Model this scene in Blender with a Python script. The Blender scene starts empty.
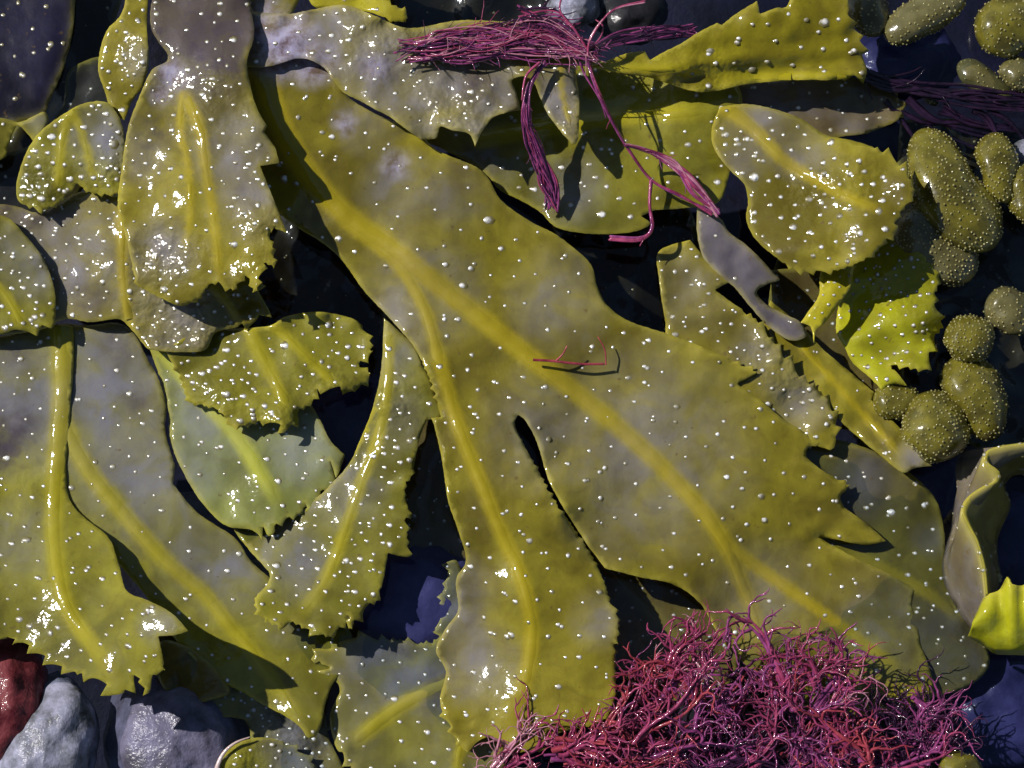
import bpy, math, random
import numpy as np
from mathutils import Vector, noise
from mathutils.geometry import delaunay_2d_cdt

# ------------------------------------------------------------------ scene, camera, sky, sun
SC = bpy.context.scene
COL = SC.collection
S = 0.0002            # one working unit ("u") = 0.2 mm
D = 2250.0            # camera distance in u
TILT = math.radians(13)
cd = bpy.data.cameras.new('camera'); cam = bpy.data.objects.new('camera', cd); COL.objects.link(cam)
FW = Vector((0, math.sin(TILT), -math.cos(TILT))); UPV = Vector((0, math.cos(TILT), math.sin(TILT)))
CP = -FW * D
cam.location = CP * S; cam.rotation_euler = (TILT, 0, 0)
cd.sensor_width = 36; cd.lens = D / 1024 * 36; cd.clip_start = 0.01; cd.clip_end = 50
SC.camera = cam
SUN_EL = math.radians(43); SUN_AZ = math.radians(156)      # mathematical angle of the direction TOWARDS the sun
sdir = Vector((math.cos(SUN_AZ) * math.cos(SUN_EL), math.sin(SUN_AZ) * math.cos(SUN_EL), math.sin(SUN_EL)))
w = bpy.data.worlds.new('World'); SC.world = w; w.use_nodes = True
nt = w.node_tree; bg = nt.nodes['Background']; sky = nt.nodes.new('ShaderNodeTexSky')
sky.sky_type = 'NISHITA'; sky.sun_disc = False; sky.sun_elevation = SUN_EL
sky.sun_rotation = math.pi / 2 - SUN_AZ; sky.air_density = 1.2; sky.dust_density = 0.6; sky.ozone_density = 2.0
nt.links.new(sky.outputs[0], bg.inputs[0]); bg.inputs[1].default_value = 0.05
sl = bpy.data.lights.new('sun', 'SUN'); sl.energy = 5.0; sl.angle = math.radians(0.6); sl.color = (1.0, 0.965, 0.92)
so = bpy.data.objects.new('sun', sl); COL.objects.link(so); so.rotation_euler = sdir.to_track_quat('Z', 'Y').to_euler()
SC.view_settings.view_transform = 'Standard'; SC.view_settings.look = 'None'
SC.view_settings.exposure = 0.05; SC.view_settings.gamma = 1.0
SC.render.engine = 'CYCLES'

# ------------------------------------------------------------------ helpers
def P(a):
    """(n,3) array: photo column, photo row, height in u  ->  world metres."""
    a = np.asarray(a, float).reshape(-1, 3)
    dx = (a[:, 0] - 512) / D; dy = -(a[:, 1] - 384) / D
    d = np.stack([dx, FW.y + dy * UPV.y, FW.z + dy * UPV.z], 1)
    t = (a[:, 2] - CP.z) / d[:, 2]
    return (np.array(CP) + d * t[:, None]) * S
def P1(x, y, z): return Vector(P([(x, y, z)])[0])

def link(name, verts, faces, mat, parent=None, attrs=None, smooth=True, origin=None):
    """verts are world metres; object origin is put at parent's/own base."""
    o3 = np.array(origin if origin is not None else (0, 0, 0), float)
    me = bpy.data.meshes.new(name)
    v = np.asarray(verts, float)
    me.from_pydata((v - o3).tolist(), [], [tuple(f) for f in faces])
    if attrs:
        for k, val in attrs.items():
            at = me.attributes.new(k, 'FLOAT', 'POINT'); at.data.foreach_set('value', np.asarray(val, np.float32))
    if smooth: me.polygons.foreach_set('use_smooth', [True] * len(me.polygons))
    for m in (mat if isinstance(mat, (list, tuple)) else [mat]): me.materials.append(m)
    me.update()
    o = bpy.data.objects.new(name, me); COL.objects.link(o)
    if parent is not None: o.parent = parent
    else: o.location = o3
    return o
def thing(name, label, cat, loc, group=None):
    o = bpy.data.objects.new(name, None); COL.objects.link(o); o.location = loc
    o.empty_display_size = 0.005; o['label'] = label; o['category'] = cat
    if group: o['group'] = group
    return o

def catmull(pts, step=3.0, closed=False):
    pts = [np.array(p, float) for p in pts]; n = len(pts)
    if n < 2: return pts
    out = []
    for i in range(n - 1):
        p0 = pts[max(i - 1, 0)]; p1 = pts[i]; p2 = pts[i + 1]; p3 = pts[min(i + 2, n - 1)]
        k = max(1, int(np.linalg.norm((p2 - p1)[:2]) / step))
        for j in range(k):
            t = j / k
            out.append(0.5 * ((2 * p1) + (-p0 + p2) * t + (2 * p0 - 5 * p1 + 4 * p2 - p3) * t * t + (-p0 + 3 * p1 - 3 * p2 + p3) * t ** 3))
    out.append(pts[-1]); return out

def outline(items, rng, step=2.3):
    """items: (x,y) smooth, (x,y,1) corner, number = tooth height from here on (0 = smooth margin)."""
    pts = []; amp = 0.0
    for it in items:
        if isinstance(it, (int, float)): amp = it * 1.8
        else: pts.append((it[0], it[1], len(it) > 2, amp))
    area = sum(pts[i][0] * pts[(i + 1) % len(pts)][1] - pts[(i + 1) % len(pts)][0] * pts[i][1] for i in range(len(pts)))
    sgn = 1.0 if area > 0 else -1.0
    n = len(pts); start = next((i for i in range(n) if pts[i][2]), 0)
    seq = pts[start:] + pts[:start] + [pts[start]]
    spans = []; cur = [seq[0]]
    for q in seq[1:]:
        cur.append(q)
        if q[2]: spans.append(cur); cur = [q]
    if len(cur) > 1: spans.append(cur)
    res = []
    for sp in spans:
        arr = catmull([(a[0], a[1], a[3]) for a in sp], step)
        arr = np.array(arr); m = len(arr)
        # carry each point's tooth height as a step function along the span
        ph = 0.0; size = rng.uniform(.7, 1.3)
        for i in range(m - 1):
            a = arr[i]; b = arr[i + 1]
            k = min(range(len(sp)), key=lambda j: (sp[j][0] - a[0]) ** 2 + (sp[j][1] - a[1]) ** 2)
            am = sp[k][3]
            d = b[:2] - a[:2]; L = np.linalg.norm(d) + 1e-9
            nrm = np.array([d[1], -d[0]]) / L * sgn
            off = 0.0
            if am != 0:
                sp_len = abs(am) * 2.6 * size
                ph += L / max(sp_len, 6)
                if ph >= 1: ph -= 1; size = rng.choice((.35, .6, .8, 1.1, 1.5, 2.0))
                f = ph if am > 0 else 1 - ph
                off = abs(am) * size * (f ** 2.0 - 0.3) * 1.25
            else:
                off = rng.uniform(-.25, .25)
            res.append(a[:2] + nrm * off)
    return np.array(res)

def inside(poly, pts):
    x = pts[:, 0]; y = pts[:, 1]; c = np.zeros(len(pts), bool); n = len(poly)
    xj, yj = poly[-1]
    for i in range(n):
        xi, yi = poly[i]
        if yi != yj:
            m = ((yi > y) != (yj > y)) & (x < (xj - xi) * (y - yi) / (yj - yi) + xi)
            c ^= m
        xj, yj = xi, yi
    return c
def dist_path(pts, path):
    path = np.asarray(path, float)[:, :2]; best = np.full(len(pts), 1e9); tt = np.zeros(len(pts))
    n = len(path) - 1
    for i in range(n):
        a = path[i]; b = path[i + 1]; ab = b - a; L = (ab ** 2).sum() + 1e-9
        t = np.clip(((pts - a) @ ab) / L, 0, 1); q = a + t[:, None] * ab
        d = np.sqrt(((pts - q) ** 2).sum(1)); m = d < best
        best[m] = d[m]; tt[m] = (i + t[m]) / n
    return best, tt
def vnoise(x, y, sc, seed):
    return np.array([noise.noise(Vector((a / sc, b / sc, seed * 7.31))) for a, b in zip(x, y)])

# ------------------------------------------------------------------ materials
def nodes_of(name):
    m = bpy.data.materials.new(name); m.use_nodes = True
    n = m.node_tree.nodes; l = m.node_tree.links
    return m, n, l, n['Principled BSDF']
def mixc(n, l, fac, a, b):
    x = n.new('ShaderNodeMix'); x.data_type = 'RGBA'
    for sock, v in ((x.inputs[0], fac), (x.inputs[6], a), (x.inputs[7], b)):
        if isinstance(v, (int, float)): sock.default_value = v
        elif isinstance(v, tuple): sock.default_value = (*v, 1)
        else: l.new(v, sock)
    return x.outputs[2]
def noi(n, l, scale_u, detail=3, rough=.55, off=0.0, dist=0.0):
    tc = n.new('ShaderNodeTexCoord'); x = n.new('ShaderNodeTexNoise')
    ge = n.new('ShaderNodeNewGeometry')
    l.new(ge.outputs['Position'], x.inputs['Vector'])
    x.inputs['Scale'].default_value = 1.0 / (scale_u * S); x.inputs['Detail'].default_value = detail
    x.inputs['Roughness'].default_value = rough; x.inputs['Distortion'].default_value = dist
    n.remove(tc); return x.outputs[0]
def ramp(n, l, src, lo, hi, a=0.0, b=1.0):
    x = n.new('ShaderNodeMapRange'); l.new(src, x.inputs[0])
    x.inputs[1].default_value = lo; x.inputs[2].default_value = hi; x.inputs[3].default_value = a; x.inputs[4].default_value = b
    return x.outputs[0]
def math_n(n, l, op, a, b):
    x = n.new('ShaderNodeMath'); x.operation = op
    for i, v in enumerate((a, b)):
        if isinstance(v, (int, float)): x.inputs[i].default_value = v
        else: l.new(v, x.inputs[i])
    return x.outputs[0]
def attr(n, name):
    x = n.new('ShaderNodeAttribute'); x.attribute_name = name; return x.outputs['Fac']

def frond_mat(name, dark, light, rib=(0.35, 0.275, 0.007), grey=(0.19, 0.175, 0.185), sss=0.4, rough=0.5, bumpd=0.12):
    m, n, l, b = nodes_of(name)
    n1 = ramp(n, l, noi(n, l, 95, 3, .5, dist=.6), .38, .62)
    n2 = ramp(n, l, noi(n, l, 16, 4, .6), .3, .7)
    c = mixc(n, l, n1, dark, light)
    mid = (dark[0] * .62, dark[1] * .5, dark[2] * .9)
    n3 = ramp(n, l, noi(n, l, 34, 4, .6, dist=1.2), .45, .72)
    c = mixc(n, l, math_n(n, l, 'MULTIPLY', n3, 0.42), c, mid)
    c = mixc(n, l, math_n(n, l, 'MULTIPLY', n2, 0.25), c, mid)
    # grey-lilac sky reflection of the water film, painted into the colour
    ng = ramp(n, l, noi(n, l, 45, 3, .5, dist=.8), .40, .62)
    v = math_n(n, l, 'MULTIPLY', math_n(n, l, 'MULTIPLY', attr(n, 'veil'), .9), math_n(n, l, 'ADD', math_n(n, l, 'MULTIPLY', ng, .6), .4))
    c = mixc(n, l, v, c, grey)
    # brown flecks
    nf = ramp(n, l, noi(n, l, 9, 2, .5), .70, .76)
    c = mixc(n, l, math_n(n, l, 'MULTIPLY', nf, .55), c, (0.09, 0.055, 0.02))
    c = mixc(n, l, math_n(n, l, 'MULTIPLY', attr(n, 'rib'), .64), c, rib)
    c = mixc(n, l, math_n(n, l, 'MULTIPLY', attr(n, 'edge'), .35), c, (0.48, 0.42, 0.06))
    ns = math_n(n, l, 'MULTIPLY', attr(n, 'stain'), ramp(n, l, noi(n, l, 18, 4, .6), .3, .6))
    ns = math_n(n, l, 'MAXIMUM', ns, ramp(n, l, attr(n, 'stain'), .7, 1.0, 0, .9))
    c = mixc(n, l, math_n(n, l, 'MULTIPLY', ns, .9), c, (0.060, 0.045, 0.062))
    nc = ramp(n, l, noi(n, l, 14, 5, .65), .35, .6)
    crust = mixc(n, l, nc, (0.13, 0.085, 0.10), (0.40, 0.37, 0.52))
    c = mixc(n, l, attr(n, 'crust'), c, crust)
    l.new(c, b.inputs['Base Color'])
    b.inputs['Roughness'].default_value = rough
    b.inputs['Subsurface Weight'].default_value = sss
    b.inputs['Subsurface Radius'].default_value = (1.0, 0.75, 0.12); b.inputs['Subsurface Scale'].default_value = 4 * S
    b.inputs['Coat Weight'].default_value = 1.0; b.inputs['Coat Roughness'].default_value = 0.06; b.inputs['Coat IOR'].default_value = 1.42; b.inputs['Specular IOR Level'].default_value = .06
    bp = n.new('ShaderNodeBump'); bp.inputs['Strength'].default_value = 1.0; bp.inputs['Distance'].default_value = 3.2 * S
    h = math_n(n, l, 'ADD', noi(n, l, 30, 1, .5), math_n(n, l, 'MULTIPLY', noi(n, l, 6, 2, .5), bumpd))
    wv = math_n(n, l, 'MULTIPLY', attr(n, 'wet'), math_n(n, l, 'ADD', math_n(n, l, 'MULTIPLY', noi(n, l, 17, 2, .4, dist=.2), 2.6), math_n(n, l, 'MULTIPLY', noi(n, l, 6, 1, .5), .35)))
    h = math_n(n, l, 'ADD', h, wv)
    l.new(h, bp.inputs['Height']); l.new(bp.outputs[0], b.inputs['Normal']); l.new(bp.outputs[0], b.inputs['Coat Normal'])
    return m
M = {}
M['olive'] = frond_mat('olive_frond', (0.112, 0.093, 0.007), (0.240, 0.205, 0.016))
M['green'] = frond_mat('green_frond', (0.104, 0.097, 0.008), (0.228, 0.212, 0.018), rib=(0.34, 0.29, 0.008), grey=(0.18, 0.175, 0.205))
M['pale'] = frond_mat('pale_green_frond', (0.15, 0.165, 0.035), (0.23, 0.25, 0.06), rib=(0.42, 0.42, 0.04), grey=(0.22, 0.23, 0.215))
M['yellow'] = frond_mat('yellow_frond', (0.20, 0.17, 0.006), (0.36, 0.32, 0.010), rib=(0.42, 0.37, 0.012), sss=.3)
M['murky'] = frond_mat('murky_frond', (0.055, 0.048, 0.008), (0.125, 0.112, 0.014), rib=(0.22, 0.18, 0.01), grey=(0.10, 0.095, 0.10))  # darkened to stand in for light lost in the water above
M['lime'] = frond_mat('lime_frond', (0.20, 0.20, 0.005), (0.40, 0.40, 0.010), rib=(0.5, 0.48, 0.015), sss=.3)
M['ochre'] = frond_mat('ochre_frond', (0.12, 0.10, 0.005), (0.25, 0.215, 0.008), rib=(0.34, 0.29, 0.010), sss=.3)
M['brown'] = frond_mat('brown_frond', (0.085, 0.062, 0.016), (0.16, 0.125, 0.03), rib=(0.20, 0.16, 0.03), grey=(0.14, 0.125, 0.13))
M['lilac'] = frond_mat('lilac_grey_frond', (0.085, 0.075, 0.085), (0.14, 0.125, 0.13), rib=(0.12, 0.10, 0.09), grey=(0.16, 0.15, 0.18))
M['slate'] = frond_mat('shade_slate_frond', (0.005, 0.004, 0.009), (0.013, 0.011, 0.032), rib=(0.05, 0.045, 0.08), grey=(0.016, 0.014, 0.038))  # near-black blue holds the shade over the corner blade
M['dark'] = frond_mat('shade_dark_frond', (0.010, 0.009, 0.006), (0.024, 0.021, 0.010), rib=(0.03, 0.026, 0.01), grey=(0.03, 0.03, 0.035), sss=0)  # near-black, puts the shade of the gaps into the frond colour

def tuft_mat():
    m, n, l, b = nodes_of('hair_tuft')
    c = mixc(n, l, attr(n, 'core'), (0.135, 0.11, 0.025), (0.82, 0.82, 0.82))  # white core paints in pale hairs plus the glint on each bump
    l.new(c, b.inputs['Base Color']); b.inputs['Roughness'].default_value = .3
    b.inputs['Coat Weight'].default_value = 1; b.inputs['Coat Roughness'].default_value = .1
    return m
M['tuft'] = tuft_mat()

def plain_mat(name, a, b_, sc=20, rough=.3, coat=1.0, sss=0.0, bump=.5, bsc=8, coat_r=.08):
    m, n, l, b = nodes_of(name)
    c = mixc(n, l, ramp(n, l, noi(n, l, sc, 4, .6), .35, .65), a, b_)
    l.new(c, b.inputs['Base Color']); b.inputs['Roughness'].default_value = rough
    b.inputs['Specular IOR Level'].default_value = .12
    b.inputs['Coat Weight'].default_value = coat; b.inputs['Coat Roughness'].default_value = coat_r
    if sss:
        b.inputs['Subsurface Weight'].default_value = sss; b.inputs['Subsurface Scale'].default_value = 4 * S
        b.inputs['Subsurface Radius'].default_value = (1, .6, .3)
    bp = n.new('ShaderNodeBump'); bp.inputs['Strength'].default_value = bump; bp.inputs['Distance'].default_value = 2 * S
    l.new(noi(n, l, bsc, 4, .6), bp.inputs['Height']); l.new(bp.outputs[0], b.inputs['Normal']); l.new(bp.outputs[0], b.inputs['Coat Normal'])
    return m
M['red_rock'] = plain_mat('red_stone', (0.07, 0.008, 0.012), (0.20, 0.045, 0.05), 22, .5, .3, bump=1, bsc=10)
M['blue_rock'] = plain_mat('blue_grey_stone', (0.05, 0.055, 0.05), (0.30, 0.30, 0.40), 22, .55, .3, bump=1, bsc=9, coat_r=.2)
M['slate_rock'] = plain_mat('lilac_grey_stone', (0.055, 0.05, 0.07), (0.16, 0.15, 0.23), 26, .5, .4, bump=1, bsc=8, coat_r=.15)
M['dark_rock'] = plain_mat('dark_stone', (0.008, 0.008, 0.010), (0.022, 0.021, 0.024), 30, .5, .3)
M['sky_reflect_navy'] = plain_mat('navy_sky_reflection', (0.012, 0.012, 0.05), (0.035, 0.034, 0.12), 45, .5, .2)  # navy of sky reflected in water, painted onto added stones
M['sky_reflect_violet'] = plain_mat('violet_sky_reflection', (0.03, 0.028, 0.095), (0.055, 0.052, 0.16), 45, .5, .2)  # violet-blue sky reflection of the water patch, painted onto an added stone
M['ink'] = plain_mat('ink_weed', (0.006, 0.003, 0.008), (0.022, 0.008, 0.026), 12, .3, 1)
M['bed'] = plain_mat('sea_bed', (0.003, 0.003, 0.008), (0.009, 0.009, 0.028), 60, .6, 0.0)
M['magenta'] = plain_mat('magenta_weed', (0.15, 0.016, 0.055), (0.34, 0.052, 0.13), 12, .3, 1, .2)
M['crimson'] = plain_mat('crimson_weed', (0.18, 0.016, 0.034), (0.36, 0.055, 0.075), 12, .3, 1, .2)
M['purple'] = plain_mat('purple_weed', (0.12, 0.018, 0.08), (0.27, 0.055, 0.18), 12, .3, 1, .2)
M['plum'] = plain_mat('plum_weed', (0.016, 0.005, 0.020), (0.055, 0.013, 0.045), 12, .3, 1, .1)
M['orange'] = plain_mat('orange_weed', (0.32, 0.05, 0.02), (0.42, 0.11, 0.03), 12, .3, 1, .2)
M['pinkpale'] = plain_mat('pale_pink_weed', (0.34, 0.12, 0.18), (0.48, 0.22, 0.28), 12, .3, 1, .2)
M['bladder'] = plain_mat('olive_bladder', (0.065, 0.055, 0.008), (0.17, 0.148, 0.016), 22, .3, 1, .4, .25, 9, .05)
M['bladder_grey'] = plain_mat('grey_olive_bladder', (0.08, 0.07, 0.02), (0.14, 0.125, 0.05), 22, .3, 1, .3, .25, 9, .05)
M['wart'] = plain_mat('bladder_wart', (0.19, 0.165, 0.045), (0.30, 0.27, 0.12), 6, .25, 1, .2, .3, 3)
M['pink_rim'] = plain_mat('pale_pink_rim', (0.42, 0.30, 0.28), (0.6, 0.48, 0.46), 15, .35, 1, .2)

def water_mat():
    m = bpy.data.materials.new('sea_water'); m.use_nodes = True
    n = m.node_tree.nodes; l = m.node_tree.links; n.remove(n['Principled BSDF'])
    tr = n.new('ShaderNodeBsdfTransparent'); tr.inputs[0].default_value = (0.86, 0.90, 0.93, 1)
    gl = n.new('ShaderNodeBsdfGlossy'); gl.inputs['Roughness'].default_value = .03
    fr = n.new('ShaderNodeFresnel'); ge = n.new('ShaderNodeNewGeometry'); l.new(ramp(n, l, ge.outputs['Backfacing'], 0, 1, 1.42, 1 / 1.42), fr.inputs[0])
    mx = n.new('ShaderNodeMixShader'); bp = n.new('ShaderNodeBump')
    bp.inputs['Strength'].default_value = .5; bp.inputs['Distance'].default_value = 3 * S
    l.new(noi(n, l, 50, 2, .45), bp.inputs['Height'])
    for x in (gl.inputs['Normal'], fr.inputs['Normal']): l.new(bp.outputs[0], x)
    l.new(fr.outputs[0], mx.inputs[0]); l.new(tr.outputs[0], mx.inputs[1]); l.new(gl.outputs[0], mx.inputs[2])
    l.new(mx.outputs[0], n['Material Output'].inputs[0])
    return m
M['water'] = water_mat()

# ------------------------------------------------------------------ the setting: sea bed and water
def sheet(name, z_u, half, n, mat, amp=0, sc=100, wet=[(400, 270, 60, .9), (350, 235, 40, .8), (430, 340, 50, .7), (490, 365, 40, .7), (480, 470, 45, .4), (625, 440, 22, .7), (460, 590, 40, .5)], stain=[(265, -10, 50, 1), (262, 45, 20, .9), (560, 292, 24, .9), (602, 300, 26, .7), (395, 165, 22, .8), (345, 126, 20, .8), (640, 400, 18, .8), (617, 440, 16, .8), (720, 497, 20, .7), (660, 480, 16, .6), (790, 470, 30, .7), (640, 545, 30, .8), (700, 410, 16, .5), (850, 560, 40, .7), (770, 560, 20, .6), (575, 410, 14, .7), (690, 560, 14, .6)], seed=1):
    c = np.linspace(-1, 1, n); c = np.sign(c) * np.abs(c) ** 2.2 * half
    v = []; 
    for y in c:
        for x in c:
            zz = z_u * S + (amp * S * noise.fractal(Vector((x / (sc * S), y / (sc * S), seed)), 1.0, 2.0, 4) if amp else 0)
            v.append((x, y, zz))
    f = [(j * n + i, j * n + i + 1, (j + 1) * n + i + 1, (j + 1) * n + i) for j in range(n - 1) for i in range(n - 1)]
    o = link(name, v, f, mat); o['kind'] = 'structure'; return o
sheet('sea_bed', -210, 6.0, 110, M['bed'], 45, 140)
sheet('water', 0, 6.0, 40, M['water'])

# ------------------------------------------------------------------ fronds
TUFT_R = random.Random(5)
def make_tufts(name, pts, zf, r0, r1, rng, parent, origin, core=1.0):
    V = []; F_ = []; A = []
    for (x, y) in pts:
        r = (r0 + (r1 - r0) * rng.random() ** 1.8) * (1.35 if rng.random() < .06 else rng.uniform(.62, 1.0)); cr = core * rng.choice((1, 1, .85, .7, .5, .3)); z = zf(x, y)
        b = len(V); n = 7
        rings = ((2.3, -0.25, 0), (1.45, .10, 0.05), (.85, .28, .75 * cr), (.45, .42, 1 * cr))
        ex = rng.uniform(.85, 1.25)
        for (k, h, a) in rings:
            for i in range(n):
                t = 2 * math.pi * i / n
                kk = k * (rng.uniform(.72, 1.3) if k < 1.2 else 1)
                V.append((x + math.cos(t) * r * kk * .8 * ex, y + math.sin(t) * r * kk * .8, z + h * r + rng.uniform(-.12, .12) * r)); A.append(min(1, a * rng.uniform(.6, 1.25)))
        V.append((x, y, z + .48 * r)); A.append(cr)
        for q in range(3):
            for i in range(n):
                j = (i + 1) % n; F_.append((b + q * n + j, b + q * n + i, b + (q + 1) * n + i, b + (q + 1) * n + j))
        for i in range(n): F_.append((b + 3 * n + (i + 1) % n, b + 3 * n + i, b + 4 * n))
    if not V: return
    o = link(name, P(V), F_, M['tuft'], parent, {'core': A}, origin=origin); o['kind'] = 'stuff'; return o

def blobs(x, y, bl):
    r = np.zeros(len(x))
    for (bx, by, br, s) in bl:
        r = np.maximum(r, s * np.clip(1.25 - np.sqrt((x - bx) ** 2 + (y - by) ** 2) / br, 0, 1))
    return np.clip(r, 0, 1)

def frond(label, out, ribs, zc, mat='olive', und=(5, 70), ruffle=3, tufts=17, tr=(1.5, 2.3), veil=(), veil0=0.0, crust=(),
          seed=0, group='serrated wrack fronds lying over one another', name='serrated_frond', step=4.6, th=1.2, extra=None, into=None, blend=None, wet=(), stain=(), cat='seaweed frond', ribh=.6, tuftcore=1.0):
    rng = random.Random(seed * 13 + 7)
    poly = outline(out, rng)
    zc = np.array(zc, float)
    paths = []
    for rb in ribs:
        pth, w0, w1 = rb
        paths.append((np.array(catmull(pth, 6)), w0, w1))
    def base(x, y):
        x = np.atleast_1d(np.asarray(x, float)); y = np.atleast_1d(np.asarray(y, float))
        d2 = (x[:, None] - zc[None, :, 0]) ** 2 + (y[:, None] - zc[None, :, 1]) ** 2 + 900
        wgt = 1 / d2 ** 1.5
        z = (wgt * zc[None, :, 2]).sum(1) / wgt.sum(1)
        z = z + und[0] * (vnoise(x, y, und[1], seed) + .3 * vnoise(x, y, und[1] * .45, seed + 50))
        if blend is not None: wb = blend[1](x, y); z = z * (1 - wb) + (blend[0](x, y) + 2.0) * wb
        if extra is not None: z = z + extra(x, y)
        return z
    def ribinfo(pts):
        best = np.zeros(len(pts)); hh = np.zeros(len(pts))
        for (pa, w0, w1) in paths:
            d, t = dist_path(pts, pa); ww = w0 + (w1 - w0) * t
            fade = np.clip((1 - t) * 6, 0, 1) * .9 + .1
            q = np.clip(1.65 - d / (ww * .95), 0, 1); q = q * q * (3 - 2 * q)
            best = np.maximum(best, q * fade); hh = np.maximum(hh, ribh * ww * .45 * np.exp(-(d / (1.5 * ww)) ** 2))
        return best, hh
    zfull_base = base
    x0, y0 = poly.min(0); x1, y1 = poly.max(0)
    gx = []; row = 0; yy = y0
    while yy < y1:
        xs = np.arange(x0 + (row % 2) * step / 2, x1, step); gx.append(np.stack([xs, np.full(len(xs), yy)], 1)); yy += step * .87; row += 1
    g = np.concatenate(gx); g = g + np.array([(rng.uniform(-.7, .7), rng.uniform(-.7, .7)) for _ in range(len(g))])
    g = g[inside(poly, g)]
    dm = np.array([np.sqrt(((poly - q) ** 2).sum(1)).min() for q in g]) if len(g) else np.zeros(0)
    g = g[dm > 2.4]; dm = dm[dm > 2.4]
    allp = np.concatenate([poly, g])
    n = len(poly)
    res = delaunay_2d_cdt([Vector(p) for p in allp.tolist()], [(i, (i + 1) % n) for i in range(n)], [], 0, 1e-4)
    rv = np.array([(v.x, v.y) for v in res[0]]); tri = np.array(res[2])
    cen = rv[tri].mean(1); tri = tri[inside(poly, cen)]
    used = np.unique(tri); mp = -np.ones(len(rv), int); mp[used] = np.arange(len(used)); rv = rv[used]; tri = mp[tri]
    e1 = rv[tri[:, 1]] - rv[tri[:, 0]]; e2 = rv[tri[:, 2]] - rv[tri[:, 0]]
    flip = (e1[:, 0] * e2[:, 1] - e1[:, 1] * e2[:, 0]) > 0         # rows grow downward: flip so normals look up
    tri[flip] = tri[flip][:, ::-1]
    de = np.array([np.sqrt(((poly - q) ** 2).sum(1)).min() for q in rv])
    rib, hh = ribinfo(rv)
    def zfull(x, y, de_=None):
        pts = np.stack([np.atleast_1d(x), np.atleast_1d(y)], 1).astype(float)
        dd = de_ if de_ is not None else np.array([np.sqrt(((poly - q) ** 2).sum(1)).min() for q in pts])
        _, h = ribinfo(pts)
        z = base(pts[:, 0], pts[:, 1]) + h
        z = z + ruffle * np.exp(-dd / 14.0) * 1.6 * vnoise(pts[:, 0], pts[:, 1], 19, seed + 9)
        return z - .5 * np.exp(-dd / 2.0)
    z = zfull(rv[:, 0], rv[:, 1], de)
    cen2 = poly.mean(0); org = P1(cen2[0], cen2[1], float(zc[:, 2].mean()))
    tufts = tufts * (.88 if tufts < 15 else 1.0)
    if into is not None: root = into; org = np.array(root.location)
    else: root = thing(name, label, cat, org, group)
    vv = np.clip(blobs(rv[:, 0], rv[:, 1], veil) + veil0, 0, 1)
    at = {'rib': rib, 'veil': vv, 'crust': blobs(rv[:, 0], rv[:, 1], crust), 'edge': np.exp(-de / 2.4), 'wet': blobs(rv[:, 0], rv[:, 1], wet), 'stain': blobs(rv[:, 0], rv[:, 1], stain)}
    bl = link('blade', P(np.column_stack([rv, z])), tri.tolist(), M[mat], root, at, origin=org)
    so_ = bl.modifiers.new('thickness', 'SOLIDIFY'); so_.thickness = th * S; so_.offset = -1
    # midribs
    for (pa, w0, w1) in paths:
        m_ = len(pa)
        tg = np.gradient(pa[:, :2], axis=0); tg /= np.linalg.norm(tg, axis=1)[:, None] + 1e-9
        nr = np.stack([-tg[:, 1], tg[:, 0]], 1); K = 9
        pts = []; hs = []; keep = []
        for i in range(m_):
            t = i / (m_ - 1); ww = (w0 + (w1 - w0) * t) * (1 if t < .9 else max(.25, (1 - t) / .1))
            for k in range(K):
                s = (k / (K - 1) * 2 - 1)
                pts.append(pa[i, :2] + nr[i] * s * ww * .95); hs.append(max(0, 1 - s * s) ** 1.2 * ww * .22 * ribh - .5)
        pts = np.array(pts)
        ok = inside(poly, pts).reshape(m_, K).all(1)
        rb_, _ = ribinfo(pts)
        zz = zfull(pts[:, 0], pts[:, 1], np.full(len(pts), 30.)) + np.array(hs)
        F_ = [(i * K + k, i * K + k + 1, (i + 1) * K + k + 1, (i + 1) * K + k) for i in range(m_ - 1) for k in range(K - 1) if ok[i] and ok[i + 1]]
        if not F_: continue
        vb = np.clip(blobs(pts[:, 0], pts[:, 1], veil) + veil0, 0, 1)
        link('midrib', P(np.column_stack([pts, zz])), F_, M[mat], root,
             {'rib': rb_, 'veil': vb, 'crust': blobs(pts[:, 0], pts[:, 1], crust), 'edge': np.zeros(len(pts))}, origin=org)
    # hair tufts
    if tufts:
        A = (x1 - x0) * (y1 - y0); cand = int(A / (tufts ** 2) * 2.6); acc = []
        cp = np.array([(rng.uniform(max(x0, -70), min(x1, 1094)), rng.uniform(max(y0, -60), min(y1, 828))) for _ in range(cand)])
        cp = cp[inside(poly, cp)]
        for q in cp:
            if -70 < q[0] < 1094 and -60 < q[1] < 828:
                md = tufts * rng.uniform(.6, 1.15) * (.4 + .9 * (noise.noise(Vector((q[0] / 60, q[1] / 60, seed))) * .35 + .55))
                if all((q[0] - a[0]) ** 2 + (q[1] - a[1]) ** 2 > md * md for a in acc[-400:]): acc.append(q)
        acc += [q + np.array((rng.uniform(-5, 5), rng.uniform(-5, 5))) for q in acc if rng.random() < .16]
        acc = [q for q in acc if inside(poly, np.array([q]))[0]]
        if acc:
            acc = np.array(acc); r_, _ = ribinfo(acc); dq = np.array([np.sqrt(((poly - q) ** 2).sum(1)).min() for q in acc])
            acc = acc[((r_ < .45) | (np.array([rng.random() for _ in acc]) < .15)) & (dq > 4)]
            if len(acc):
                zz = zfull(acc[:, 0], acc[:, 1]); zd = {(a[0], a[1]): zq for a, zq in zip(acc, zz)}
                make_tufts('hair_tufts', [tuple(a) for a in acc], lambda x, y: zd[(x, y)], tr[0], tr[1], rng, root, org, tuftcore)
    zfull.base = base
    return root, zfull

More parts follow.
